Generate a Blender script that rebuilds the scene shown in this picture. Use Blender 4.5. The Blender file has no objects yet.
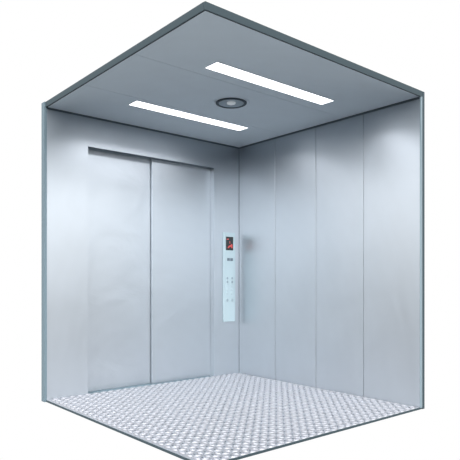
import bpy, bmesh, math, random
from mathutils import Vector
random.seed(3)
S = bpy.context.scene
COL = S.collection
S.view_settings.view_transform = 'Standard'
S.view_settings.look = 'None'
S.view_settings.gamma = 1.0
S.view_settings.exposure = 0.0
S.view_settings.use_curve_mapping = False

# ------------------------------------------------------------------ sizes (metres)
WX, WY, H = 2.005, 2.03, 2.293      # cabin width along x, depth along y, clear height
T = 0.045                          # wall thickness
CT = 0.038                         # ceiling slab thickness
DX0, DX1, DH = -1.655, -0.326, 2.045   # door opening
PT = 0.012                         # cladding panel thickness

# ------------------------------------------------------------------ materials
def newmat(name):
    m = bpy.data.materials.new(name); m.use_nodes = True
    nt = m.node_tree
    return m, nt, nt.nodes['Principled BSDF']

def plain(name, col, rough=0.5, metal=0.0, emit=None, es=0.0):
    m, nt, b = newmat(name)
    b.inputs['Base Color'].default_value = (*col, 1)
    b.inputs['Roughness'].default_value = rough
    b.inputs['Metallic'].default_value = metal
    if emit:
        b.inputs['Emission Color'].default_value = (*emit, 1)
        b.inputs['Emission Strength'].default_value = es
    return m

def steel(name, col, rough=0.35, metal=0.8, var=0.05, bump=0.02, scale=(1.2, 1.2, 0.9)):
    """brushed / handled stainless sheet: soft blotches of roughness, faint curved smears"""
    m, nt, b = newmat(name)
    N, L = nt.nodes, nt.links
    tc = N.new('ShaderNodeTexCoord')
    mp = N.new('ShaderNodeMapping'); mp.inputs['Scale'].default_value = scale
    L.new(tc.outputs['Object'], mp.inputs['Vector'])
    n1 = N.new('ShaderNodeTexNoise'); n1.inputs['Scale'].default_value = 2.2
    n1.inputs['Detail'].default_value = 3; n1.inputs['Distortion'].default_value = 1.6
    L.new(mp.outputs['Vector'], n1.inputs['Vector'])
    wv = N.new('ShaderNodeTexWave'); wv.wave_type = 'RINGS'; wv.rings_direction = 'SPHERICAL'
    wv.inputs['Scale'].default_value = 2.4; wv.inputs['Distortion'].default_value = 5
    wv.inputs['Detail'].default_value = 2
    L.new(mp.outputs['Vector'], wv.inputs['Vector'])
    mx = N.new('ShaderNodeMix'); mx.data_type = 'FLOAT'; mx.inputs[0].default_value = 0.10
    L.new(n1.outputs['Fac'], mx.inputs[2]); L.new(wv.outputs['Fac'], mx.inputs[3])
    rr = N.new('ShaderNodeMapRange')
    rr.inputs['To Min'].default_value = rough - 0.05; rr.inputs['To Max'].default_value = rough + 0.06
    L.new(mx.outputs[0], rr.inputs['Value']); L.new(rr.outputs['Result'], b.inputs['Roughness'])
    cr = N.new('ShaderNodeMix'); cr.data_type = 'RGBA'
    cr.inputs[6].default_value = (*[c * (1 - var) for c in col], 1)
    cr.inputs[7].default_value = (*[min(1, c * (1 + var)) for c in col], 1)
    L.new(mx.outputs[0], cr.inputs[0]); L.new(cr.outputs[2], b.inputs['Base Color'])
    b.inputs['Metallic'].default_value = metal
    bp = N.new('ShaderNodeBump'); bp.inputs['Strength'].default_value = bump
    bp.inputs['Distance'].default_value = 0.05
    L.new(n1.outputs['Fac'], bp.inputs['Height']); L.new(bp.outputs['Normal'], b.inputs['Normal'])
    return m

M_wall = steel('brushed_stainless', (0.482, 0.525, 0.567), 0.395, 0.93, var=0.04, bump=0.022)
M_door = steel('brushed_stainless_door', (0.482, 0.525, 0.567), 0.385, 0.93, var=0.04, bump=0.06, scale=(1.0, 1.0, 1.1))
M_back = plain('shadow_gap_backing', (0.17, 0.21, 0.24), 0.6, 0.1)
M_ceil = steel('ceiling_sheet', (0.77, 0.87, 0.93), 0.45, 0.1, var=0.03)
M_fascia = plain('dark_painted_fascia', (0.035, 0.06, 0.073), 0.7, 0.0)
M_bead = plain('pale_edge_bead', (0.22, 0.29, 0.33), 0.6, 0.0)
M_trim = plain('grey_blue_edge', (0.14, 0.20, 0.235), 0.7, 0.0)
M_floor = steel('tread_plate_steel', (0.385, 0.393, 0.425), 0.33, 0.62, var=0.05, bump=0.03, scale=(3, 3, 3))
M_dot = plain('gap_shade_dot', (0.05, 0.06, 0.08), 0.7)  # shade in the gaps between lozenges, painted as dark dots
M_diff = plain('lit_diffuser', (0.9, 0.9, 0.9), 0.4, 0, (0.96, 0.97, 1.0), 3.2)
M_plate = steel('control_faceplate', (0.42, 0.53, 0.575), 0.4, 0.25, var=0.02)
M_black = plain('black_glass', (0.008, 0.012, 0.014), 0.25)
M_red = plain('red_led', (0.3, 0.03, 0.03), 0.4, 0, (0.8, 0.10, 0.09), 0.35)
M_dkplate = plain('dark_plate', (0.12, 0.16, 0.20), 0.4, 0.3)
M_button = plain('button_metal', (0.25, 0.32, 0.36), 0.7, 0.0)
M_rimlit = plain('button_rim', (0.40, 0.50, 0.55), 0.65, 0.0)
M_ring = plain('dark_ring', (0.08, 0.11, 0.13), 0.45, 0.2)
M_reflector = plain('lamp_reflector', (0.45, 0.53, 0.58), 0.4, 0.5)
M_bulb = plain('frosted_lamp', (0.62, 0.68, 0.7), 0.3, 0, (0.9, 0.95, 1), 0.25)

# ------------------------------------------------------------------ mesh helpers
def add_box(bm, x0, x1, y0, y1, z0, z1, bev=0.0, seg=2):
    r = bmesh.ops.create_cube(bm, size=1.0)
    vs = r['verts']
    for v in vs:
        v.co = Vector(((x0 + x1) / 2 + v.co.x * (x1 - x0), (y0 + y1) / 2 + v.co.y * (y1 - y0), (z0 + z1) / 2 + v.co.z * (z1 - z0)))
    if bev:
        es = list({e for v in vs for e in v.link_edges})
        bmesh.ops.bevel(bm, geom=es, offset=bev, segments=seg, profile=0.5, affect='EDGES')

def obj(name, bm, mat, parent=None, smooth=False):
    bmesh.ops.recalc_face_normals(bm, faces=bm.faces[:])
    me = bpy.data.meshes.new(name)
    bm.to_mesh(me); bm.free()
    me.materials.append(mat)
    if smooth:
        for p in me.polygons: p.use_smooth = True
    o = bpy.data.objects.new(name, me); COL.objects.link(o)
    if parent is not None:
        o.parent = parent
        o.matrix_parent_inverse.identity()
        # all geometry is authored in world space: shift into the parent's frame
        off = Vector(parent['_o']) if '_o' in parent else Vector((0, 0, 0))
        if off.length: me.transform(__import__('mathutils').Matrix.Translation(-off))
        o['_o'] = tuple(off)
    return o

def box(name, b, mat, parent=None, bev=0.0):
    bm = bmesh.new(); add_box(bm, *b, bev=bev); return obj(name, bm, mat, parent)

def empty(name, loc):
    e = bpy.data.objects.new(name, None); COL.objects.link(e)
    e.location = loc; e.empty_display_size = 0.1
    e['_o'] = tuple(loc)
    return e

def lathe(bm, prof, cx, cy, n=40):
    """prof: (radius, z) list turned about the vertical through cx, cy"""
    rings = []
    for r, z in prof:
        if r < 1e-6: rings.append([bm.verts.new((cx, cy, z))])
        else: rings.append([bm.verts.new((cx + r * math.cos(2 * math.pi * k / n), cy + r * math.sin(2 * math.pi * k / n), z)) for k in range(n)])
    for a, b in zip(rings, rings[1:]):
        for k in range(n):
            k2 = (k + 1) % n
            if len(a) == 1 and len(b) == 1: continue
            if len(a) == 1: bm.faces.new((a[0], b[k], b[k2]))
            elif len(b) == 1: bm.faces.new((a[k], b[0], a[k2]))
            else: bm.faces.new((a[k], b[k], b[k2], a[k2]))

def struct(o): o['kind'] = 'structure'; return o
def tag(o, label, cat, group=None):
    o['label'] = label; o['category'] = cat
    if group: o['group'] = group
    return o

# ------------------------------------------------------------------ floor: raised-lozenge tread plate
def tread_floor():
    P = 0.069
    bm = bmesh.new()
    add_box(bm, -WX, 0.0, -WY, 0.0, -0.010, 0.0)
    n = 12
    def lozenge(cx, cy, ax):
        L, W, h = 0.0290, 0.0135, 0.0075
        rings = []
        for s, z in ((1.0, 0.0), (0.84, 0.75), (0.55, 1.0)):
            ring = []
            for k in range(n):
                t = 2 * math.pi * k / n
                c, q = math.cos(t), math.sin(t)
                u = L * s * c; v = W * s * q * (1 - 0.35 * c * c)
                if ax: u, v = -v, u
                ring.append(bm.verts.new((cx + u, cy + v, z * h)))
            rings.append(ring)
        for a, b in zip(rings, rings[1:]):
            for k in range(n): bm.faces.new((a[k], a[(k + 1) % n], b[(k + 1) % n], b[k]))
        bm.faces.new(rings[-1])
    nx, ny = int(WX / P), int(WY / P)
    ox = (WX - nx * P) / 2; oy = (WY - ny * P) / 2
    for i in range(nx + 1):
        for j in range(ny + 1):
            x = -WX + ox + i * P; y = -WY + oy + j * P
            if -WX + 0.029 < x < -0.029 and -WY + 0.014 < y < -0.014: lozenge(x, y, 0)
            x += P / 2; y += P / 2
            if -WX + 0.014 < x < -0.014 and -WY + 0.029 < y < -0.029: lozenge(x, y, 1)
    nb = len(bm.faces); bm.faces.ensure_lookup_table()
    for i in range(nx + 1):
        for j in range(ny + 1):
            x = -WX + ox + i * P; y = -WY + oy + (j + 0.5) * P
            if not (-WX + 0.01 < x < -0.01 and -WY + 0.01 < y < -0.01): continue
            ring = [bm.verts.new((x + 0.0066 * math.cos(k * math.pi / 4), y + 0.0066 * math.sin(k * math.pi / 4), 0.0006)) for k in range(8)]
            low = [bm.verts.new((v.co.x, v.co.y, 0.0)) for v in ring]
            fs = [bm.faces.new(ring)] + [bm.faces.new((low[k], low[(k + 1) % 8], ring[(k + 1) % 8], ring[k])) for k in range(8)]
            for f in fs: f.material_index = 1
    me = bpy.data.meshes.new('floor')
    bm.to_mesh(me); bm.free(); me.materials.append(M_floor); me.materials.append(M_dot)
    for p in me.polygons: p.use_smooth = p.area < 0.01 
    me.set_sharp_from_angle(angle=math.radians(40))
    o = bpy.data.objects.new('floor', me); COL.objects.link(o)
    return struct(o)

floor = tread_floor()
box('edge_trim', (-WX - 0.004, 0.0, -WY - 0.006, -WY, -0.012, 0.001), M_fascia, floor)
box('edge_trim', (-WX - 0.006, -WX, -WY, 0.0, -0.012, 0.001), M_fascia, floor)
# threshold running under the door leaves
bm = bmesh.new()
add_box(bm, DX0 + 0.001, DX1 - 0.001, 0.0, 0.125, -0.010, -0.001)
for k in range(2): add_box(bm, DX0 + 0.002, DX1 - 0.002, 0.018 + k * 0.010, 0.022 + k * 0.010, -0.001, 0.001)
obj('door_sill', bm, M_trim, floor)

# ------------------------------------------------------------------ right wall: four flat panels on a backing
bm = bmesh.new(); add_box(bm, PT, T - 0.008, -WY, T, -0.010, H + CT)
wall_r = struct(obj('wall_right', bm, M_back))
ys = [-WY, -1.525, -1.022, -0.517, 0.0]
for a, b in zip(ys, ys[1:]):
    box('wall_panel', (0.0, PT, a + (0.002 if a > -WY else 0.0), b - 0.002, 0.0, H - 0.013), M_wall, wall_r, bev=0.0022)
box('edge_trim', (0.008, T - 0.007, -WY - 0.012, -WY, -0.012, H + CT + 0.002), M_fascia, wall_r, bev=0.001)
box('edge_bead', (-0.010, 0.008, -WY - 0.012, -WY, 0.0, H - 0.002), M_bead, wall_r, bev=0.001)

# ------------------------------------------------------------------ left wall with the landing door in it
bm = bmesh.new()
add_box(bm, -WX, DX0 - 0.012, PT, T, -0.010, H + CT)
add_box(bm, DX1 + 0.012, PT, PT, T, -0.010, H + CT)
add_box(bm, DX0 - 0.012, DX1 + 0.012, PT, T, DH, H + CT)
wall_l = struct(obj('wall_left', bm, M_back))
# front return panels and header: one folded sheet each side, header between
bm = bmesh.new()
add_box(bm, -WX, DX0, 0.0, PT, 0.0, H - 0.013)
add_box(bm, DX1, -0.003, 0.0, PT, 0.0, H - 0.013)
add_box(bm, DX0, DX1, 0.0, PT, DH, H - 0.013)
obj('wall_panel', bm, M_wall, wall_l)
box('edge_trim', (-WX - 0.022, -WX, -0.008, T + 0.003, -0.012, H + CT + 0.002), M_trim, wall_l, bev=0.001)

door = empty('door_1', ((DX0 + DX1) / 2, 0.06, 0.0)); struct(door)
xm = -0.992
box('door_leaf', (DX0 - 0.03, xm + 0.05, 0.092, 0.120, 0.0, DH + 0.03), M_door, door, bev=0.002)
box('door_leaf', (xm - 0.004, DX1 + 0.03, 0.060, 0.086, 0.0, DH + 0.03), M_door, door, bev=0.002)
# jambs and lintel of the opening
bm = bmesh.new()
add_box(bm, DX0 - 0.012, DX0, PT, 0.088, 0.0, DH)
obj('door_jamb', bm, M_wall, door)
bm = bmesh.new(); add_box(bm, DX1, DX1 + 0.012, PT, 0.058, 0.0, DH)
obj('door_jamb', bm, M_wall, door)
bm = bmesh.new(); add_box(bm, DX0 - 0.012, DX1 + 0.012, T, 0.058, DH, DH + 0.012)
obj('door_lintel', bm, M_back, door)

# ------------------------------------------------------------------ ceiling
bm = bmesh.new(); add_box(bm, -WX, -0.0, -WY, -0.0, H + 0.008, H + CT)
ceil = struct(obj('ceiling', bm, M_back))
cy = [-WY, -1.333, -0.655, -0.010]
for a, b in zip(cy, cy[1:]):
    box('ceiling_panel', (-WX, -0.010, a + (0.0015 if a > -WY else 0), b - 0.0015, H, H + 0.008), M_ceil, ceil, bev=0.001)
box('fascia', (-WX - 0.010, 0.004, -WY - 0.012, -WY, H - 0.002, H + CT + 0.002), M_fascia, ceil, bev=0.001)
box('fascia', (-WX - 0.012, -WX, -WY, -0.008, H - 0.002, H + CT + 0.002), M_fascia, ceil, bev=0.001)

# ------------------------------------------------------------------ two strip lights
def strip(cyy, w, label):
    x0, x1 = -1.552, -0.425
    t = empty('ceiling_light', ((x0 + x1) / 2, cyy, H))
    tag(t, label, 'ceiling light', 'white strip lights in the ceiling')
    bm = bmesh.new()
    o, i = 0.005, 0.0
    z0, z1 = H - 0.003, H
    add_box(bm, x0 - o, x1 + o, cyy - w / 2 - o, cyy - w / 2, z0, z1)
    add_box(bm, x0 - o, x1 + o, cyy + w / 2, cyy + w / 2 + o, z0, z1)
    add_box(bm, x0 - o, x0, cyy - w / 2, cyy + w / 2, z0, z1)
    add_box(bm, x1, x1 + o, cyy - w / 2, cyy + w / 2, z0, z1)
    obj('frame', bm, M_ceil, t)
    ld = bpy.data.lights.new('tube_light', 'AREA'); ld.shape = 'RECTANGLE'
    ld.size = x1 - x0; ld.size_y = w; ld.energy = 12.5; ld.color = (0.99, 0.98, 1.0); ld.spread = math.radians(146)
    lo = bpy.data.objects.new('tube_light', ld); COL.objects.link(lo); lo.parent = t; lo.location = (0, 0, -0.007)
    box('diffuser', (x0, x1, cyy - w / 2, cyy + w / 2, H - 0.004, H), M_diff, t, bev=0.001)
strip(-0.545, 0.118, 'white strip light nearest the elevator doors, on the far side of the round lamp')
strip(-1.505, 0.118, 'white strip light nearest the open front edge of the ceiling')

# ------------------------------------------------------------------ round lamp between them
cx, cyy = -0.982, -1.030
lamp = empty('round_downlight', (cx, cyy, H))
tag(lamp, 'round recessed ceiling lamp with a dark ring, between the two strip lights', 'ceiling light')
bm = bmesh.new()
lathe(bm, [(0.118, H), (0.118, H - 0.003), (0.136, H - 0.003), (0.142, H)], cx, cyy)
obj('outer_flange', bm, M_ceil, lamp, True)
bm = bmesh.new()
lathe(bm, [(0.118, H), (0.117, H - 0.010), (0.108, H - 0.014), (0.098, H - 0.011), (0.095, H)], cx, cyy)
obj('ring', bm, M_ring, lamp, True)
bm = bmesh.new()
lathe(bm, [(0.096, H - 0.008), (0.075, H - 0.0035), (0.045, H - 0.002), (0.030, H - 0.002)], cx, cyy)
obj('reflector', bm, M_reflector, lamp, True)
bm = bmesh.new()
lathe(bm, [(0.034, H - 0.001), (0.033, H - 0.010), (0.024, H - 0.013), (0.010, H - 0.019), (0.0, H - 0.0195)], cx, cyy)
obj('bulb', bm, M_bulb, lamp, True)

# ------------------------------------------------------------------ car operating panel
px0, px1, pz0, pz1 = -0.214, -0.066, 0.530, 1.420
cop = empty('control_panel', ((px0 + px1) / 2, 0.0, pz0))
tag(cop, 'tall narrow pale metal elevator control panel with display and buttons, beside the doors', 'control panel')
D = 0.016
box('faceplate', (px0, px1, -D, 0.0, pz0, pz1), M_plate, cop, bev=0.003)
bm = bmesh.new()
dx0, dx1, dz0, dz1 = -0.187, -0.094, 1.243, 1.378
disp = box('display', (dx0, dx1, -D - 0.003, -D, dz0, dz1), M_black, cop, bev=0.001)
def poly(bm, pts, y0, y1):
    a = [bm.verts.new((x, y0, z)) for x, z in pts]; b = [bm.verts.new((x, y1, z)) for x, z in pts]
    bm.faces.new(a); bm.faces.new(b[::-1])
    for k in range(len(pts)): bm.faces.new((a[k], a[(k + 1) % len(pts)], b[(k + 1) % len(pts)], b[k]))
Y0, Y1 = -D - 0.004, -D - 0.003
bm = bmesh.new()
poly(bm, [(-0.181, 1.355), (-0.152, 1.358), (-0.152, 1.350), (-0.181, 1.347)], Y0, Y1)
poly(bm, [(-0.143, 1.333), (-0.137, 1.333), (-0.135, 1.308), (-0.141, 1.308)], Y0, Y1)
obj('indicator_mark', bm, M_red, disp)
bm = bmesh.new()
poly(bm, [(-0.168, 1.270), (-0.150, 1.288), (-0.128, 1.297), (-0.116, 1.308), (-0.104, 1.298), (-0.103, 1.268), (-0.116, 1.262), (-0.124, 1.278), (-0.145, 1.272), (-0.160, 1.262)], Y0, Y1)
obj('indicator_mark', bm, M_red, disp)
nm = bmesh.new()
add_box(nm, -0.172, -0.137, -D - 0.002, -D, 1.137, 1.165, bev=0.0008)
add_box(nm, -0.131, -0.096, -D - 0.002, -D, 1.137, 1.165, bev=0.0008)
obj('rating_plate', nm, M_dkplate, cop)
def button(x, z, r=0.0135):
    bm = bmesh.new()
    n = 20
    prof = [(r + 0.004, -D), (r + 0.004, -D - 0.002), (r, -D - 0.003), (r, -D)]
    rings = [[bm.verts.new((x + q * math.cos(2 * math.pi * k / n), y, z + q * math.sin(2 * math.pi * k / n))) for k in range(n)] for q, y in prof]
    for a, b in zip(rings, rings[1:]):
        for k in range(n): bm.faces.new((a[k], a[(k + 1) % n], b[(k + 1) % n], b[k]))
    bt = obj('button', bm, M_rimlit, cop, True)
    bm = bmesh.new()
    prof = [(r, -D), (r, -D - 0.003), (r - 0.002, -D - 0.005)]
    rings = [[bm.verts.new((x + q * math.cos(2 * math.pi * k / n), y, z + q * math.sin(2 * math.pi * k / n))) for k in range(n)] for q, y in prof]
    for a, b in zip(rings, rings[1:]):
        for k in range(n): bm.faces.new((a[k], a[(k + 1) % n], b[(k + 1) % n], b[k]))
    bm.faces.new(rings[-1])
    obj('button_cap', bm, M_button if r > 0.0125 else M_plate, bt)
for i, z in enumerate((0.964, 0.927, 0.890, 0.853, 0.816)):
    for x in (-0.170, -0.108): button(x, z, 0.0126 if i < 2 else 0.0118)
for x in (-0.170, -0.108): button(x, 0.746, 0.0140)

for o in COL.objects:
    if '_o' in o: del o['_o']

# ------------------------------------------------------------------ world: white ahead, uneven added glow behind the camera
w = bpy.data.worlds.new('world'); S.world = w; w.use_nodes = True
bg = w.node_tree.nodes['Background']
bg.inputs['Color'].default_value = (1, 1, 1, 1)
# invented surround: white far side; open side darkened, soft band added for wall sheen
WN, WL = w.node_tree.nodes, w.node_tree.links
tc = WN.new('ShaderNodeTexCoord')
def dirramp(d, a, b, lo, hi):
    v = WN.new('ShaderNodeVectorMath'); v.operation = 'DOT_PRODUCT'
    WL.new(tc.outputs['Generated'], v.inputs[0]); v.inputs[1].default_value = Vector(d).normalized()
    r = WN.new('ShaderNodeMapRange'); r.interpolation_type = 'SMOOTHSTEP'
    r.inputs['From Min'].default_value = a; r.inputs['From Max'].default_value = b
    r.inputs['To Min'].default_value = lo; r.inputs['To Max'].default_value = hi
    WL.new(v.outputs['Value'], r.inputs['Value']); return r
front = dirramp((0.647, 0.763, 0), -0.15, 0.25, 0.0, 1.0)
rise = dirramp((0, 0, 1), 0.0, 0.12, 0.04, 4.8)
fall = dirramp((0, 0, 1), 0.28, 0.85, 1.0, 0.45)
ml = WN.new('ShaderNodeMath'); ml.operation = 'MULTIPLY'
WL.new(rise.outputs['Result'], ml.inputs[0]); WL.new(fall.outputs['Result'], ml.inputs[1])
side = dirramp((-0.68, -0.73, 0), 0.15, 0.92, 0.46, 1.15)
m2 = WN.new('ShaderNodeMath'); m2.operation = 'MULTIPLY'
WL.new(ml.outputs['Value'], m2.inputs[0]); WL.new(side.outputs['Result'], m2.inputs[1])
sm = WN.new('ShaderNodeMix'); sm.data_type = 'FLOAT'
WL.new(front.outputs['Result'], sm.inputs[0]); WL.new(m2.outputs['Value'], sm.inputs[2]); sm.inputs[3].default_value = 1.0
WL.new(sm.outputs[0], bg.inputs['Strength'])

# ------------------------------------------------------------------ camera (level, rising-front shift)
cd = bpy.data.cameras.new('camera'); cam = bpy.data.objects.new('camera', cd); COL.objects.link(cam)
cam.location = (-3.710, -4.233, 0.926)
cam.rotation_euler = (math.radians(90), 0, math.atan2(0.763, 0.647) - math.pi / 2)
cd.sensor_fit = 'HORIZONTAL'; cd.sensor_width = 36.0
cd.lens = 552.8 / 460 * 36.0
cd.shift_x = 0.0
cd.shift_y = (282 - 230) / 460
S.camera = cam
